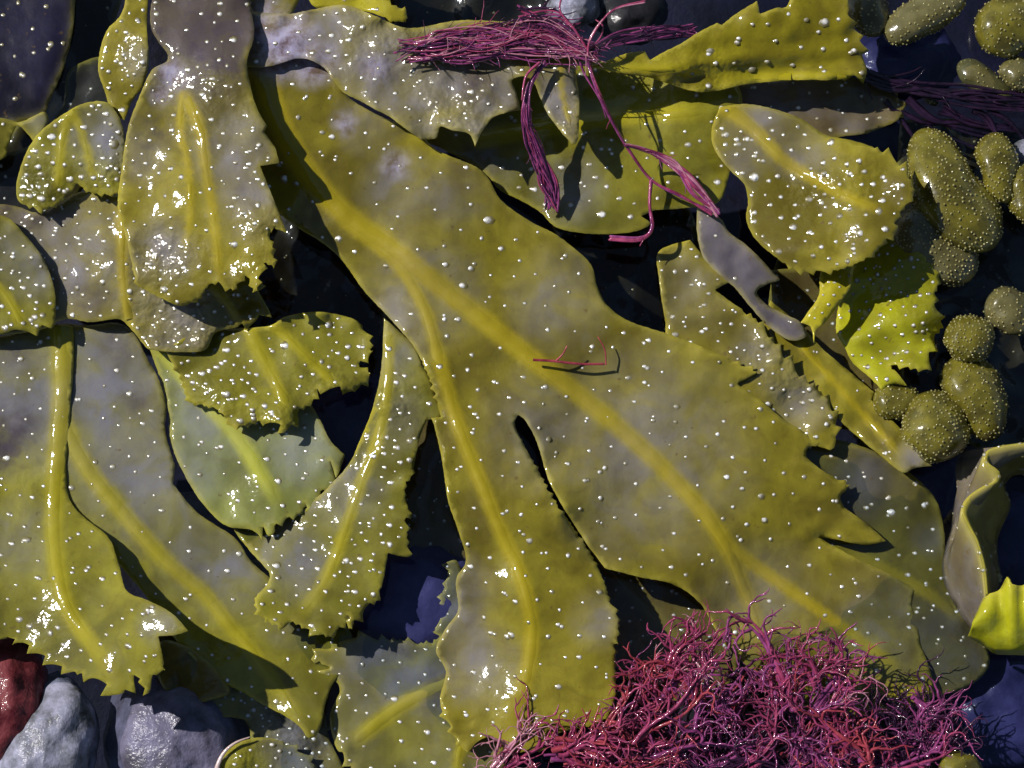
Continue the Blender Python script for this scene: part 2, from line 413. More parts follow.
# --- the big central frond
ZC = [(250, 40, 48), (290, 110, 46), (270, 200, 26), (350, 150, 44), (360, 290, 30), (430, 250, 42), (520, 210, 34), (590, 290, 26), (500, 330, 40),
      (430, 400, 40), (441, 416, 44), (500, 480, 46), (520, 410, 42), (550, 500, 47), (535, 450, 44), (560, 440, 24), (600, 540, 20), (620, 400, 36), (690, 350, 34), (760, 380, 26), (740, 480, 24),
      (823, 443, 16), (851, 486, 10), (886, 540, 3), (660, 570, 20), (760, 620, 2), (820, 560, -3), (850, 600, -6), (800, 680, -4), (910, 600, -7),
      (520, 600, 44), (610, 620, 42), (470, 620, 10), (450, 660, 4), (530, 740, 34), (470, 740, 22), (600, 700, 32)]
CENTRAL = [(236, -60, 1), (300, -60, 1), (300, -5), (290, 22), (310, 34), (335, 42), (345, 60), (343, 90), (372, 112), (421, 132, 1), (437, 150), (481, 170), (501, 200), (528, 220), (558, 236), (589, 262),
           (597, 285), (607, 305), (629, 321), (665, 333), (700, 346), 3, (759, 372, 1), 0, (748, 378), (737, 384, 1), (758, 398), (785, 420), 3, (823, 443, 1), 0, (808, 448), (806, 457, 1),
           (822, 470), 3, (851, 486, 1), 0, (840, 497), (845, 508, 1), (866, 523), (886, 541, 1), (865, 545), (838, 540), (818, 537, 1), (850, 555), (885, 572), (915, 588, 1), (912, 604), (920, 640), (930, 700), (850, 715),
           (780, 700), (745, 665), (722, 640), (700, 603), (672, 584), (640, 577), (605, 568, 1), (585, 541), (562, 505), (548, 478), (538, 445), (526, 421), (518, 415, 1),
           (515, 425), 1, (524, 445), (538, 470), (554, 500), (582, 540), (599, 570), 1.5, (609, 596), (618, 618), (618, 645, 1), (615, 642), 1, (615, 698), (600, 722), (560, 733), (541, 751), (508, 750, 1), 0, (500, 742), (488, 737), (477, 742), (468, 753, 1), 3,
           (457, 743), (448, 725), 0, (440, 700), (446, 672), (436, 650), (446, 628), (458, 610), (456, 580), (466, 560), (458, 530), (448, 500), (442, 460), (434, 425), (431, 418, 1), (441, 417, 1), 2, (434, 392), (426, 370), 0, (414, 347),
           (400, 330), (384, 312), (365, 292), (340, 258), (318, 240), (290, 222), (262, 190), (252, 120), (244, 60)]
frond('large olive forked frond with thick yellow midribs sprawling diagonally across the middle', CENTRAL,
      [([(262, 75), (290, 145), (335, 205), (400, 255), (470, 310), (540, 365), (610, 420), (670, 475), (720, 535), (745, 590), (762, 640), (768, 680)], 11, 7),
       ([(345, 222), (395, 262), (425, 310), (442, 370), (460, 430), (480, 480), (500, 530), (522, 580), (532, 630), (522, 690), (500, 728)], 6, 7.5),
       ([(725, 545), (790, 590), (850, 632), (900, 670)], 7, 4)],
      ZC, 'olive', und=(8, 105), ruffle=3, tufts=21, tr=(1.5, 2.5),
      veil=[(400, 190, 40, .8), (370, 120, 35, .8), (420, 290, 60, .7), (450, 200, 40, .5), (560, 300, 50, .7), (650, 450, 100, .75), (440, 600, 50, 1), (470, 660, 45, .9), (620, 500, 60, .6), (400, 320, 45, .8), (600, 620, 30, .6), (540, 430, 60, .6), (760, 600, 60, .5), (880, 620, 60, .5)],
      crust=[(280, 52, 30, 1), (310, 62, 26, .9), (268, 20, 26, .5), (345, 124, 14, .6), (395, 165, 16, .6)], seed=1)

# --- upper left group
frond('broad mottled olive blade hanging from the purple stipe in the upper left',
      [(165, -60, 1), (150, 20), (168, 57), (152, 70), (140, 95), (128, 128), (122, 168), (118, 205), (128, 245), 1, (136, 285, 1), 0, (155, 295), (180, 306), 2, (198, 300, 1), (213, 283), (233, 291, 1), (246, 276), (253, 293, 1), (258, 288, 1), (264, 264), (275, 268, 1), 3,
       (273, 245), (270, 228), 0, (287, 233, 1), (277, 208), (269, 188), 0, (260, 166, 1), (279, 163, 1), (275, 148), (264, 132, 1), (267, 126, 1), (256, 106), (250, 84), (247, 60), (254, 34), (250, 0), (240, -60, 1)],
      [([(182, 95), (180, 130), (188, 165), (190, 215), (184, 250)], 4, 2.5), ([(186, 98), (200, 130), (206, 170), (214, 220), (220, 285)], 6, 3.5)],
      [(200, 0, 62), (150, 80, 62), (240, 80, 80), (270, 160, 88), (280, 232, 90), (200, 180, 78), (130, 180, 60), (220, 285, 80), (136, 290, 52), (170, 300, 58), (260, 280, 88)],
      'olive', und=(7, 60), tufts=15, tr=(1.3, 2.1), veil=[(180, 70, 45, .6), (235, 150, 45, .9), (250, 200, 40, .8), (160, 250, 35, .9), (140, 150, 30, .5)],
      crust=[(172, 75, 16, .7), (160, 95, 12, .6)], wet=[(160, 262, 40, .9), (270, 225, 30, .8), (260, 280, 30, .8), (150, 75, 25, .6), (220, 90, 40, .4)], stain=[(205, -10, 100, 1.7), (225, 50, 40, 1.2), (150, 130, 25, .8), (140, 170, 20, .6), (240, 190, 20, .4)], seed=2)
frond('grey olive blade under the upper left blade, sunlit white glints and a straight rib',
      [(-60, 200, 1), (10, 205), (40, 212), (80, 192), (120, 195), (200, 220), (240, 260), 3, (262, 290), (262, 318), (243, 326, 1), 0, (234, 328), (215, 333), (205, 350), (180, 352), (155, 350), (146, 347), (131, 329), (118, 319), (90, 322), (66, 319), (40, 330), (0, 335), (-60, 340, 1)],
      [([(124, 195), (122, 240), (124, 290), (132, 335)], 6, 4), ([(212, 285), (228, 305), (240, 322)], 5, 3)],
      [(0, 260, 14), (60, 250, 20), (122, 250, 34), (200, 280, 40), (250, 310, 34), (140, 340, 26), (60, 310, 20), (180, 340, 26)],
      'olive', und=(5, 50), tufts=13, tr=(1.3, 2.3), veil=[(60, 260, 75, 1), (180, 310, 50, .9), (20, 300, 50, .8)], wet=[(175, 300, 60, 1), (205, 330, 40, .8)], stain=[(20, 210, 40, .8), (90, 300, 20, .6)], seed=3)
frond('little leaf with an upside-down V rib and bright lower rim at the upper left',
      [(97, 101, 1), (82, 104), (67, 112), (42, 130), (27, 151), (17, 181), (18, 200), 2, (30, 207), (44, 210), (67, 198), 0, (77, 183, 1), 2, (87, 191), (104, 195), (118, 193), 0, (124, 185), (126, 150), (122, 124), (110, 104)],
      [([(72, 105), (62, 140), (57, 190)], 5, 4.5), ([(72, 110), (84, 140), (94, 180)], 4, 3.5)],
      [(90, 105, 50), (20, 190, 30), (50, 205, 40), (120, 190, 48), (70, 150, 48)],
      'green', und=(4, 40), tufts=11, tr=(1.6, 2.6), veil=[(102, 140, 36, 1)], wet=[(40, 195, 35, .8), (110, 175, 30, .8)], seed=4)
frond('narrow brownish yellow leaf at the top left between the dark gap and purple stipe',
      [(130, -60, 1), (124, 7), (106, 32), (98, 66), (105, 92), (112, 112), (124, 120, 1), (133, 100), (144, 84), (149, 58), (147, 25), (150, -60, 1)],
      [], [(124, 0, 60), (110, 60, 48), (146, 60, 66), (120, 115, 40)], 'olive', und=(4, 40), tufts=11, tr=(1.4, 2.3), veil=[(140, 60, 20, .9)], wet=[(143, 60, 30, .8)], seed=5)
frond('blade coloured slate blue for its shade, across the top left corner',
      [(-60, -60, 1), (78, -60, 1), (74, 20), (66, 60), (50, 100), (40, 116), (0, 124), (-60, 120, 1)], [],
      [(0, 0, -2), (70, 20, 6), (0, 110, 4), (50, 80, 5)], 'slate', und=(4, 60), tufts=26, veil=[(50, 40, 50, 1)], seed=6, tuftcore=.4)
frond('small yellow green fragment forked at the left edge below the slate blue blade',
      [(-60, 118, 1), (0, 118), (20, 122), (44, 112), (48, 125), (34, 142, 1), (24, 130), (16, 126), (8, 145), (0, 160), (-60, 170, 1)], [],
      [(0, 120, 16), (40, 120, 14), (0, 150, 16)], 'green', und=(3, 30), tufts=16, seed=7, veil=[(40, 115, 20, .6)])
frond('little frond end with pale rib at the left edge above the wide left frond',
      [(-60, 215, 1), (0, 215), (25, 235), (45, 262), (55, 295), (54, 326), (46, 326, 1), (42, 325, 1), (37, 336, 1), (25, 331), (14, 330), (0, 334), (-60, 345, 1)],
      [([(-20, 270), (5, 295), (22, 326)], 5, 4)], [(0, 240, 30), (50, 300, 30), (0, 330, 34)], 'green', und=(4, 40), tufts=13, veil=[(30, 260, 40, .9)], seed=8)
frond('brown frond with its shade put into the colour, under fragments by the left edge',
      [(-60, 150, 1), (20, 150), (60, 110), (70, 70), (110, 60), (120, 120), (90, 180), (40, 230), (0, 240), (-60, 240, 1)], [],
      [(0, 200, -14), (100, 80, -8)], 'dark', und=(5, 50), tufts=18, seed=9)  # colour blackened to carry the shade of this gap

# --- left group
WIDE = [(20, 330, 1), (60, 324), (90, 325), (118, 323), (135, 335), (145, 354), (158, 378), (166, 405), (165, 428), (170, 450), (175, 465, 1), (173, 484, 1), (198, 513), (235, 538), (250, 560), (268, 576),
        (290, 590), (320, 600), (345, 622), (352, 650), (330, 690), 0, (321, 725), (316, 736, 1), (308, 738), (300, 727), (285, 716), (262, 704), (242, 692), (222, 682), (206, 671), (190, 655), (178, 643), (160, 618), (144, 594), (128, 575), (112, 556), (92, 530), (60, 500), (20, 470), (10, 400)]
WROOT, WZ = frond('wide grey olive forked frond with thick yellow ribs filling the left side', WIDE,
      [([(61, 410), (66, 430), (88, 470), (125, 515), (165, 560), (205, 595), (225, 620), (262, 665), (302, 722)], 9, 6)],
      [(40, 340, 5), (72, 350, 6.5), (70, 400, 7), (66, 450, 7.5), (60, 450, 7), (140, 350, 8), (150, 450, 8), (180, 510, 8), (100, 500, 10), (130, 560, 12), (230, 570, 4), (225, 620, 2), (200, 645, 0), (220, 680, 0), (300, 600, 0), (330, 650, -4), (310, 730, 22), (260, 700, 2)],
      'green', und=(1.5, 80), ruffle=1, tufts=19, tr=(1.4, 2.2), veil=[(110, 400, 85, 1), (150, 480, 70, 1), (220, 560, 60, .9), (110, 360, 60, .9), (290, 610, 35, .8)], stain=[(120, 345, 30, .6), (140, 400, 20, .5)], seed=10)
frond('', [(-80, 338, 1), (0, 336), (35, 328), (60, 324), (73, 326, 1), (74, 360), (71, 400), (69, 430), (66, 470), (70, 500), (85, 518), (108, 537), (118, 562), (126, 590), (142, 598, 1), (160, 606), (175, 616),
        (188, 631, 1), (175, 635), (158, 636, 1), (162, 655), 4, (166, 672, 1), (155, 676, 1), (145, 690), (138, 680, 1), (136, 676), (125, 695), (108, 690), (91, 676), (68, 672), (50, 662), (34, 652), (20, 643), (10, 640), (0, 643), (-80, 640, 1)],
      [([(58, 318), (62, 360), (60, 420), (54, 500), (56, 560), (68, 610), (96, 650), (120, 685)], 10, 7)],
      [(0, 340, 10), (60, 340, 8.5), (72, 350, 8), (70, 400, 9), (66, 450, 9.5), (68, 490, 11), (60, 450, 11), (0, 500, 10), (0, 470, 2), (80, 520, 16), (115, 560, 26), (60, 640, 44), (20, 620, 36), (140, 690, 86), (180, 632, 108), (188, 631, 112), (160, 610, 100), (160, 650, 100), (120, 670, 76), (150, 625, 92), (90, 600, 40)],
      'green', und=(1.5, 80), ruffle=1, tufts=17, tr=(1.4, 2.2), veil=[(20, 400, 70, .9), (20, 540, 40, .6), (160, 625, 22, .6)], stain=[(15, 430, 28, .9), (5, 450, 25, 1), (20, 350, 20, .5)], seed=30, into=WROOT, blend=(WZ.base, lambda x, y: np.clip((x - 15) / 30, 0, 1) * np.clip((545 - y) / 60, 0, 1)))

# --- left group continued
frond('pale green leaf with toothed tip between the wide left frond and the hanging lobe',
      [(148, 345, 1), (175, 335), (250, 345), (300, 390), (320, 420), (330, 440), 0, (345, 455, 1), (340, 470), (336, 478, 1), (330, 460), (331, 462, 1), (338, 492, 1), 2, (322, 492), (324, 505, 1), (318, 512), (308, 510), (306, 502, 1), (300, 515), (285, 520), (274, 528), (274, 534, 1), 0, (268, 536), (263, 526, 1), (262, 540, 1), (252, 530), (225, 525), (200, 500), (182, 470), (170, 440), (168, 410), (160, 378)],
      [([(165, 352), (195, 390), (232, 430), (258, 470), (280, 505)], 8, 7)],
      [(160, 360, 4), (250, 400, 12), (330, 450, 16), (280, 520, 16), (200, 490, 4)], 'pale', und=(4, 60), tufts=17, tr=(1.4, 2.0), veil=[(200, 420, 60, .8), (300, 450, 40, .8), (190, 470, 40, .8)], seed=11)
frond('short green leaf with two forking ribs, lying over the pale green leaf',
      [(165, 350, 1), (190, 335), (215, 330), (240, 328), (269, 326), (285, 317), (310, 312), (336, 314), (357, 321), 3, (368, 335), (374, 352, 1), (366, 358), (360, 366, 1), (372, 374, 1), (362, 388), (353, 393, 1), (340, 390), (319, 389, 1), 3, (313, 402), (300, 412), (296, 422), (285, 431), (275, 425, 1), (262, 421), (250, 426), (235, 431, 1), 1.5, (218, 410), (200, 405), (188, 402), (181, 380)],
      [([(245, 318), (256, 345), (272, 375), (287, 408)], 7, 5), ([(268, 322), (295, 345), (335, 385)], 5, 4)],
      [(190, 350, 18), (260, 330, 26), (360, 330, 22), (368, 360, 34), (340, 390, 34), (285, 425, 34), (230, 425, 30), (200, 400, 20)], 'green', und=(5, 45), tufts=13, tr=(1.4, 2.3), wet=[(215, 410, 35, .9), (330, 385, 30, .8), (270, 425, 30, .9)], seed=12, ruffle=5)
frond('hanging greenish lobe with yellow rib and serrated right edge, left of the black slot',
      [(384, 318, 1), (400, 332), (414, 347), (427, 372), (436, 395), (441, 416), 0, (431, 419), (427, 420), (420, 438), (415, 460), 2, (413, 476, 1), (407, 480), (406, 500), (413, 514, 1), (406, 520, 1), (408, 540), (412, 556, 1), 0, (404, 557), (388, 553, 1), (384, 577), 3, (377, 601), (362, 612), (350, 630, 1), (347, 628, 1), (350, 616, 1), (336, 634), 2, (328, 637), (315, 634), (296, 624), (282, 626), (268, 622), (258, 612), (254, 603, 1), 0, (258, 594), (266, 586), (270, 575), (262, 564), (247, 547), (234, 524), (262, 500), (310, 500), (335, 480), (350, 462), (360, 440), (372, 410), (381, 370)],
      [([(389, 335), (388, 380), (380, 430), (362, 480), (345, 530), (325, 580), (300, 615)], 5, 6), ([(374, 410), (362, 430), (352, 455)], 3, 2.5)],
      [(390, 330, 24), (430, 400, 36), (400, 450, 40), (405, 550, 32), (380, 600, 32), (330, 630, 40), (260, 605, 42), (340, 520, 32), (290, 555, 16), (310, 530, 8), (245, 525, -12), (265, 510, -12), (360, 440, 18), (270, 570, 16)],
      'green', und=(4, 50), tufts=13, tr=(1.4, 2.3), veil=[(385, 350, 40, .7), (340, 490, 42, 1), (290, 560, 40, 1), (400, 420, 30, .5)], wet=[(395, 400, 35, .7)], seed=13)

# --- bottom
frond('flat drowned grey green frond along the bottom edge left of the crimson tuft',
      [(345, 640, 1), 2, (330, 646), (316, 652), (311, 661, 1), 0, (330, 668), (309, 671, 1), (330, 677), (340, 690), (330, 715), (335, 745), 3, (345, 760), (350, 790), (345, 850, 1), (480, 850, 1), (500, 780), (500, 730), (480, 690), (470, 640), (475, 590), (455, 560), (440, 600), (436, 640), (400, 640), (370, 636)],
      [([(480, 668), (430, 690), (395, 710), (350, 745)], 7, 8), ([(475, 720), (460, 750), (455, 800)], 5, 5)],
      [(330, 660, 4), (400, 650, -8), (450, 640, -8), (340, 750, 4), (450, 760, 6), (480, 700, -4)], 'green', und=(4, 60), tufts=18, tr=(1.4, 2.2), veil0=.2, veil=[(390, 660, 50, .9), (450, 680, 50, .9), (450, 600, 40, 1)], stain=[(445, 690, 30, .9), (470, 700, 20, .8), (400, 650, 30, .6)], seed=14)
frond('olive wrack lobe lying wet under the frond tips near the bottom left, notched left end',
      [(208, 690, 1), (206, 700), (205, 712, 1), (215, 716), (235, 718), (246, 722), (250, 740), (236, 770), (225, 850, 1), (360, 850, 1), (355, 800), (345, 770), (330, 740), (320, 700), (290, 690), (250, 685)],
      [], [(210, 700, -6), (260, 720, -16), (300, 760, -10), (330, 740, -16)], 'olive', und=(5, 40), tufts=13, tr=(1.4, 2.4), veil=[(300, 740, 50, 1)], wet=[(290, 730, 50, .9)], seed=15)
frond('small shaded brown frond edge between the stones and the left frond tips',
      [(150, 660, 1), (165, 640), (200, 655), (230, 690), (210, 700), (185, 706), (183, 698, 1), (176, 690), (165, 690)], [], [(170, 660, 0), (220, 690, 2)], 'brown', und=(3, 30), tufts=0, seed=16)

# --- upper middle and right
frond('ragged grey brown frond across the top middle with a white point',
      [(235, 62, 1), (228, 40), (240, 10, 1), (285, 14), (310, 10), (345, 5), (375, 16), (410, 28), (470, 20), (560, 30), (600, 60), (585, 66), (576, 68), (579, 100), (578, 138), (572, 144, 1), (560, 130), (547, 112), (539, 95), (534, 82), (524, 76), (512, 80), (516, 92), (521, 110, 1), (508, 112), (492, 118), (481, 133), (475, 146, 1), (469, 134), (452, 130), (440, 126), (436, 138), (421, 139, 1), (405, 128), (388, 116), (362, 102), (343, 92), (333, 80), (322, 66), (300, 58), (270, 66), (250, 66)],
      [([(560, 60), (562, 90), (570, 125)], 4, 2)],
      [(240, 40, 52), (270, 40, 56), (330, 60, 56), (345, 90, 58), (400, 40, 66), (400, 120, 62), (480, 120, 72), (520, 100, 74), (475, 145, 74), (540, 60, 74), (574, 140, 78), (560, 100, 72)],
      'olive', und=(8, 45), ruffle=5, tufts=15, tr=(1.3, 2.0), veil0=.25, veil=[(400, 90, 60, .9), (480, 100, 50, .9), (370, 60, 40, .8), (565, 110, 40, 1), (330, 30, 40, .8)], crust=[(285, 45, 34, .95), (262, 30, 18, .7), (375, 68, 16, .5), (322, 60, 20, .5)], wet=[(460, 110, 50, .8), (572, 120, 25, .9), (400, 30, 60, .8)], stain=[(235, 30, 30, 1), (272, 42, 10, 1), (300, 16, 14, .8), (480, 85, 20, .8), (375, 68, 18, .9)], seed=17)
frond('bright yellow glossy leaf end poking in at the top edge left of centre',
      [(300, -60, 1), (310, 2), (340, 8), (370, 12), 2, (395, 22), (408, 18), (404, 8), (392, 0), (390, -60, 1)], [], [(320, 0, 50), (400, 15, 60)], 'yellow', und=(4, 40), tufts=30, seed=18)
frond('yellow green leaf in the upper centre, purple strands hanging over it',
      [(400, 130, 1), (480, 90), (540, 66), (620, 62), (700, 70), (740, 90), (735, 140), (728, 180), (717, 203), (684, 208), (655, 210, 1), (641, 216, 1), (650, 224), (636, 231), (610, 234), (582, 233), (556, 227), (540, 212), (520, 200), (500, 190), (474, 165)],
      [([(480, 140), (560, 125), (640, 115), (710, 112)], 8, 8)],
      [(430, 130, 14), (500, 100, 10), (600, 90, 8), (720, 100, 26), (730, 160, 26), (640, 220, 30), (560, 225, 26), (500, 180, 16), (600, 160, 26)],
      'green', und=(5, 60), tufts=19, tr=(1.7, 2.9), ruffle=1, veil=[(570, 190, 35, .7), (480, 150, 40, .5)], seed=19)
frond('big sunlit yellow leaf sloping up to the top right with jagged tips',
      [(588, 66, 1), (606, 61), (625, 54), (645, 51, 1), (650, 60, 1), (664, 52), (680, 44), (699, 32), (717, 23, 1), (722, 25, 1), (736, 14), (757, 1, 1), (760, 14, 1), (775, 8), (790, 0), (800, -70, 1), (850, -70, 1), (848, 0), 4, (853, 22), (864, 46), (866, 68), (855, 78, 1), 0, (830, 80), (795, 80), (747, 84), (714, 91), (690, 90), (650, 78), (612, 71)],
      [([(600, 67), (650, 68), (700, 72), (760, 76), (850, 77)], 3, 4)],
      [(590, 66, 72), (660, 60, 64), (700, 40, 68), (700, 88, 40), (780, 5, 72), (780, 84, 34), (860, 60, 44), (850, 0, 66)],
      'ochre', und=(4, 50), tufts=20, tr=(1.8, 3.0), wet=[(700, 80, 50, .6)], seed=20, ruffle=4, extra=lambda x, y: 3.0 * np.sin((y + .12 * x) / 4.5) * np.clip((y - 30) / 40, 0, 1))
frond('rounded sunlit leaf with diagonal rib and glints, left of the largest bladder',
      [(720, 107, 1), (712, 128), (714, 148), (728, 168), (744, 184), (748, 202), (746, 218), (752, 234), (762, 246), (777, 258), 2.5, (790, 268), (804, 273), (828, 272), (845, 268), (868, 258), (880, 250, 1), (886, 240, 1), (897, 236), (896, 224, 1), (898, 216), (912, 200), (915, 190), (911, 178), (903, 165), (882, 151, 1), 0, (862, 143), (840, 138), (824, 134), (800, 118), (770, 108), (745, 104)],
      [([(727, 109), (755, 130), (781, 158), (815, 180), (850, 198), (885, 212)], 7, 4)],
      [(720, 110, 34), (745, 210, 38), (800, 120, 40), (870, 150, 70), (910, 190, 88), (880, 245, 84), (800, 270, 60), (790, 190, 44), (850, 190, 66)],
      'olive', und=(7, 45), tufts=14, tr=(1.6, 3.0), veil=[(760, 130, 36, .9), (800, 150, 30, .8), (740, 160, 28, .6)], wet=[(800, 195, 30, .6), (860, 180, 30, .6), (820, 240, 30, .3)], seed=21)
frond('drowned grey brown leaf lying flat behind the rounded leaf over blue water',
      [(715, 90, 1), (747, 82), (800, 76), (850, 77), (880, 83), (896, 92), 3, (901, 100), (906, 110, 1), (900, 118), 0, (895, 122), (868, 133), (845, 136), (800, 140), (740, 120)],
      [], [(730, 95, 6), (800, 90, 3), (890, 100, 3), (850, 130, 3)], 'brown', und=(3, 40), tufts=17, tr=(1.5, 2.2), veil=[(770, 100, 60, 1), (860, 120, 40, .7)], seed=22)
frond('thin curled green strip dangling under the rounded leaf',
      [(828, 258, 1), (820, 275), (819, 295), (808, 312), (801, 322, 1), (810, 326), (812, 330), (814, 345, 1), (816, 330), (826, 322), (840, 303), (850, 288), (853, 270), (851, 250, 1)],
      [], [(840, 255, 40), (810, 320, 46), (850, 285, 52)], 'yellow', und=(3, 20), tufts=10, tr=(1.1, 1.6), step=4, seed=23, ruffle=3)
frond('bright yellow green serrated leaf curling down beside the bladders on the right',
      [(862, 235, 1), (890, 236), (922, 254), 2.5, (932, 266), (940, 276), (936, 292, 1), (937, 306), (942, 325), (936, 338), (927, 371, 1), (908, 368), (888, 364, 1), 0, (898, 374), (907, 386, 1), (893, 384), (882, 390, 1), (868, 376), (852, 362), (845, 348), (836, 330), (840, 300), (850, 270)],
      [], [(870, 240, 26), (930, 265, 34), (940, 320, 30), (925, 368, 34), (885, 385, 22), (845, 340, 6), (850, 280, 6), (895, 310, 30)],
      'lime', und=(5, 35), tufts=12, tr=(1.3, 2.0), wet=[(900, 290, 40, .6)], seed=24, ruffle=3, extra=lambda x, y: 4 * np.sin((y + .35 * x) / 9.0))
frond('olive tongue with ragged wet margin beside the upper right edge of the large central frond',
      [(690, 240, 1), (668, 246), (657, 256), (660, 285), (665, 320), (672, 350), (720, 390), (780, 430), (830, 450), (834, 448, 1), 2.5, (838, 430), (834, 410), (820, 392), (805, 378), (790, 362), (772, 338), (752, 316), 0, (734, 304), (715, 290, 1), (722, 286), (734, 280, 1), (718, 270), (704, 256)],
      [], [(670, 260, 14), (665, 320, 12), (730, 300, 22), (780, 350, 26), (835, 420, 18), (780, 430, 8)], 'olive', und=(5, 35), tufts=14, tr=(1.4, 2.2), veil=[(700, 290, 45, .5), (800, 390, 40, .9), (760, 350, 30, .8)], wet=[(785, 365, 40, .8)], seed=25)
frond('smooth lilac grey blade standing narrow to the right of the olive tongue',
      [(697, 206, 1), (708, 209), (722, 220), (729, 232), (745, 244), (762, 260), (775, 275), (780, 280), (768, 284), (757, 292), (766, 304), (780, 312), (800, 322), (806, 336), (790, 340), (768, 326), (750, 306), (735, 288), (728, 282), (712, 268), (702, 254), (697, 232)],
      [], [(700, 210, 30), (740, 260, 30), (780, 320, 24)], 'lilac', und=(4, 30), tufts=22, tr=(1.1, 1.7), seed=26, ruffle=2)
frond('dark narrow brown strip running down beside the lilac blade towards the bladders',
      [(770, 300, 1), (800, 325), (824, 350), (850, 372), (874, 392, 1), (871, 400, 1), (900, 428), (903, 434, 1), (932, 466, 1), (915, 468), (902, 472), (880, 455), (850, 430), (820, 400), (790, 370), (765, 335)],
      [([(800, 345), (850, 400), (900, 455)], 3, 3)],
      [(780, 320, 12), (850, 380, 12), (860, 430, 6), (905, 445, 22), (930, 466, 26)], 'olive', und=(4, 30), tufts=26, tr=(1.1, 1.8), seed=27, veil=[(915, 460, 20, 1)])
frond('dull drowned olive frond under the right tip of the large central frond',
      [(795, 430, 1), (848, 442), (882, 455), (915, 477), (936, 500), (944, 530), (948, 575), (962, 610), (985, 645), (988, 668), (960, 690), (900, 700), (830, 690), (790, 640), (770, 580), (760, 480)],
      [([(790, 520), (830, 545), (880, 568), (930, 595), (960, 620)], 7, 5)],
      [(820, 450, 0), (900, 480, 2), (940, 540, -5), (860, 560, -14), (960, 650, -8), (850, 670, -16)], 'murky', und=(3, 50), tufts=17, tr=(1.5, 2.5), veil=[(870, 480, 45, .7), (940, 650, 50, .8), (930, 540, 20, .5)], seed=28)
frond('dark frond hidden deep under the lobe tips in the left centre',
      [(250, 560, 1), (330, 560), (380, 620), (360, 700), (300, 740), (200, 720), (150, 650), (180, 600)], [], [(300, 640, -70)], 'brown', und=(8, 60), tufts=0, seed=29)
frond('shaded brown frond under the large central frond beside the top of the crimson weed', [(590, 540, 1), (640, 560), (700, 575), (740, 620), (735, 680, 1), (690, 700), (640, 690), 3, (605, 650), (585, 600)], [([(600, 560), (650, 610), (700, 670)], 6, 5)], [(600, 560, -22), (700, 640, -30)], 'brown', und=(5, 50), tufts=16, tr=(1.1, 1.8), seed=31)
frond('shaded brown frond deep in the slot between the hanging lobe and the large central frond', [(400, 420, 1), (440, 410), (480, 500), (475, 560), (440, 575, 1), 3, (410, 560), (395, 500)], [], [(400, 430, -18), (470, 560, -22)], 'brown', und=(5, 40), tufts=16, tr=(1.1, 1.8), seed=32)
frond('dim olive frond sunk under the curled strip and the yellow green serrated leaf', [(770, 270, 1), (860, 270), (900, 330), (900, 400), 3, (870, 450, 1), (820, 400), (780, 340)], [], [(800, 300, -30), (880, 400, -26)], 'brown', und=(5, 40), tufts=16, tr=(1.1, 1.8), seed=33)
# wrack deep in the gaps, its colour blackened to stand for shade
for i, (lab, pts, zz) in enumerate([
    ('shade-coloured wrack deep in the gap left of the large central frond', [(230, 180, 1), (300, 200), (380, 300), (400, 360), (330, 420), (250, 380), (210, 300)], -90),
    ('shade-coloured wrack deep in the gap right of the big frond below the upper centre leaf', [(550, 200, 1), (680, 200), (700, 300), (680, 380), (600, 330), (560, 260)], -95),
    ('shade-coloured wrack strip in the top left gap beside the slate blue blade', [(60, -60, 1), (130, -60), (100, 70), (70, 130), (30, 250), (-60, 240), (-60, 180), (20, 120)], -50),
    ('shade-coloured wrack in the long slot right of the hanging lobe', [(400, 410, 1), (470, 430), (480, 540), (470, 580), (430, 560), (390, 480)], -70),
    ('shade-coloured wrack in the gap above the purple strands at the top edge', [(390, -60, 1), (560, -60), (560, 60), (470, 60), (390, 40)], -20),
    ('shade-coloured wrack mass under the bladders at the right edge', [(900, 120, 1), (960, 120), (1040, 140), (1090, 220), (1090, 420), (1000, 450), (960, 440), (900, 420), (890, 300)], -34),
    ('shade-coloured wrack under the yellow leaf beside the bladders', [(780, 250, 1), (900, 240), (960, 300), (900, 420), (820, 380), (770, 320)], -60)]):
    frond(lab, pts, [], [(pts[0][0], pts[0][1], zz), (pts[3][0], pts[3][1], zz - 20)], 'dark', und=(14, 45), tufts=24, tr=(.8, 1.4), tuftcore=.12, seed=40 + i, ruffle=8, step=6, name='shade_dark_frond', group='shade-coloured wrack down in the gaps')

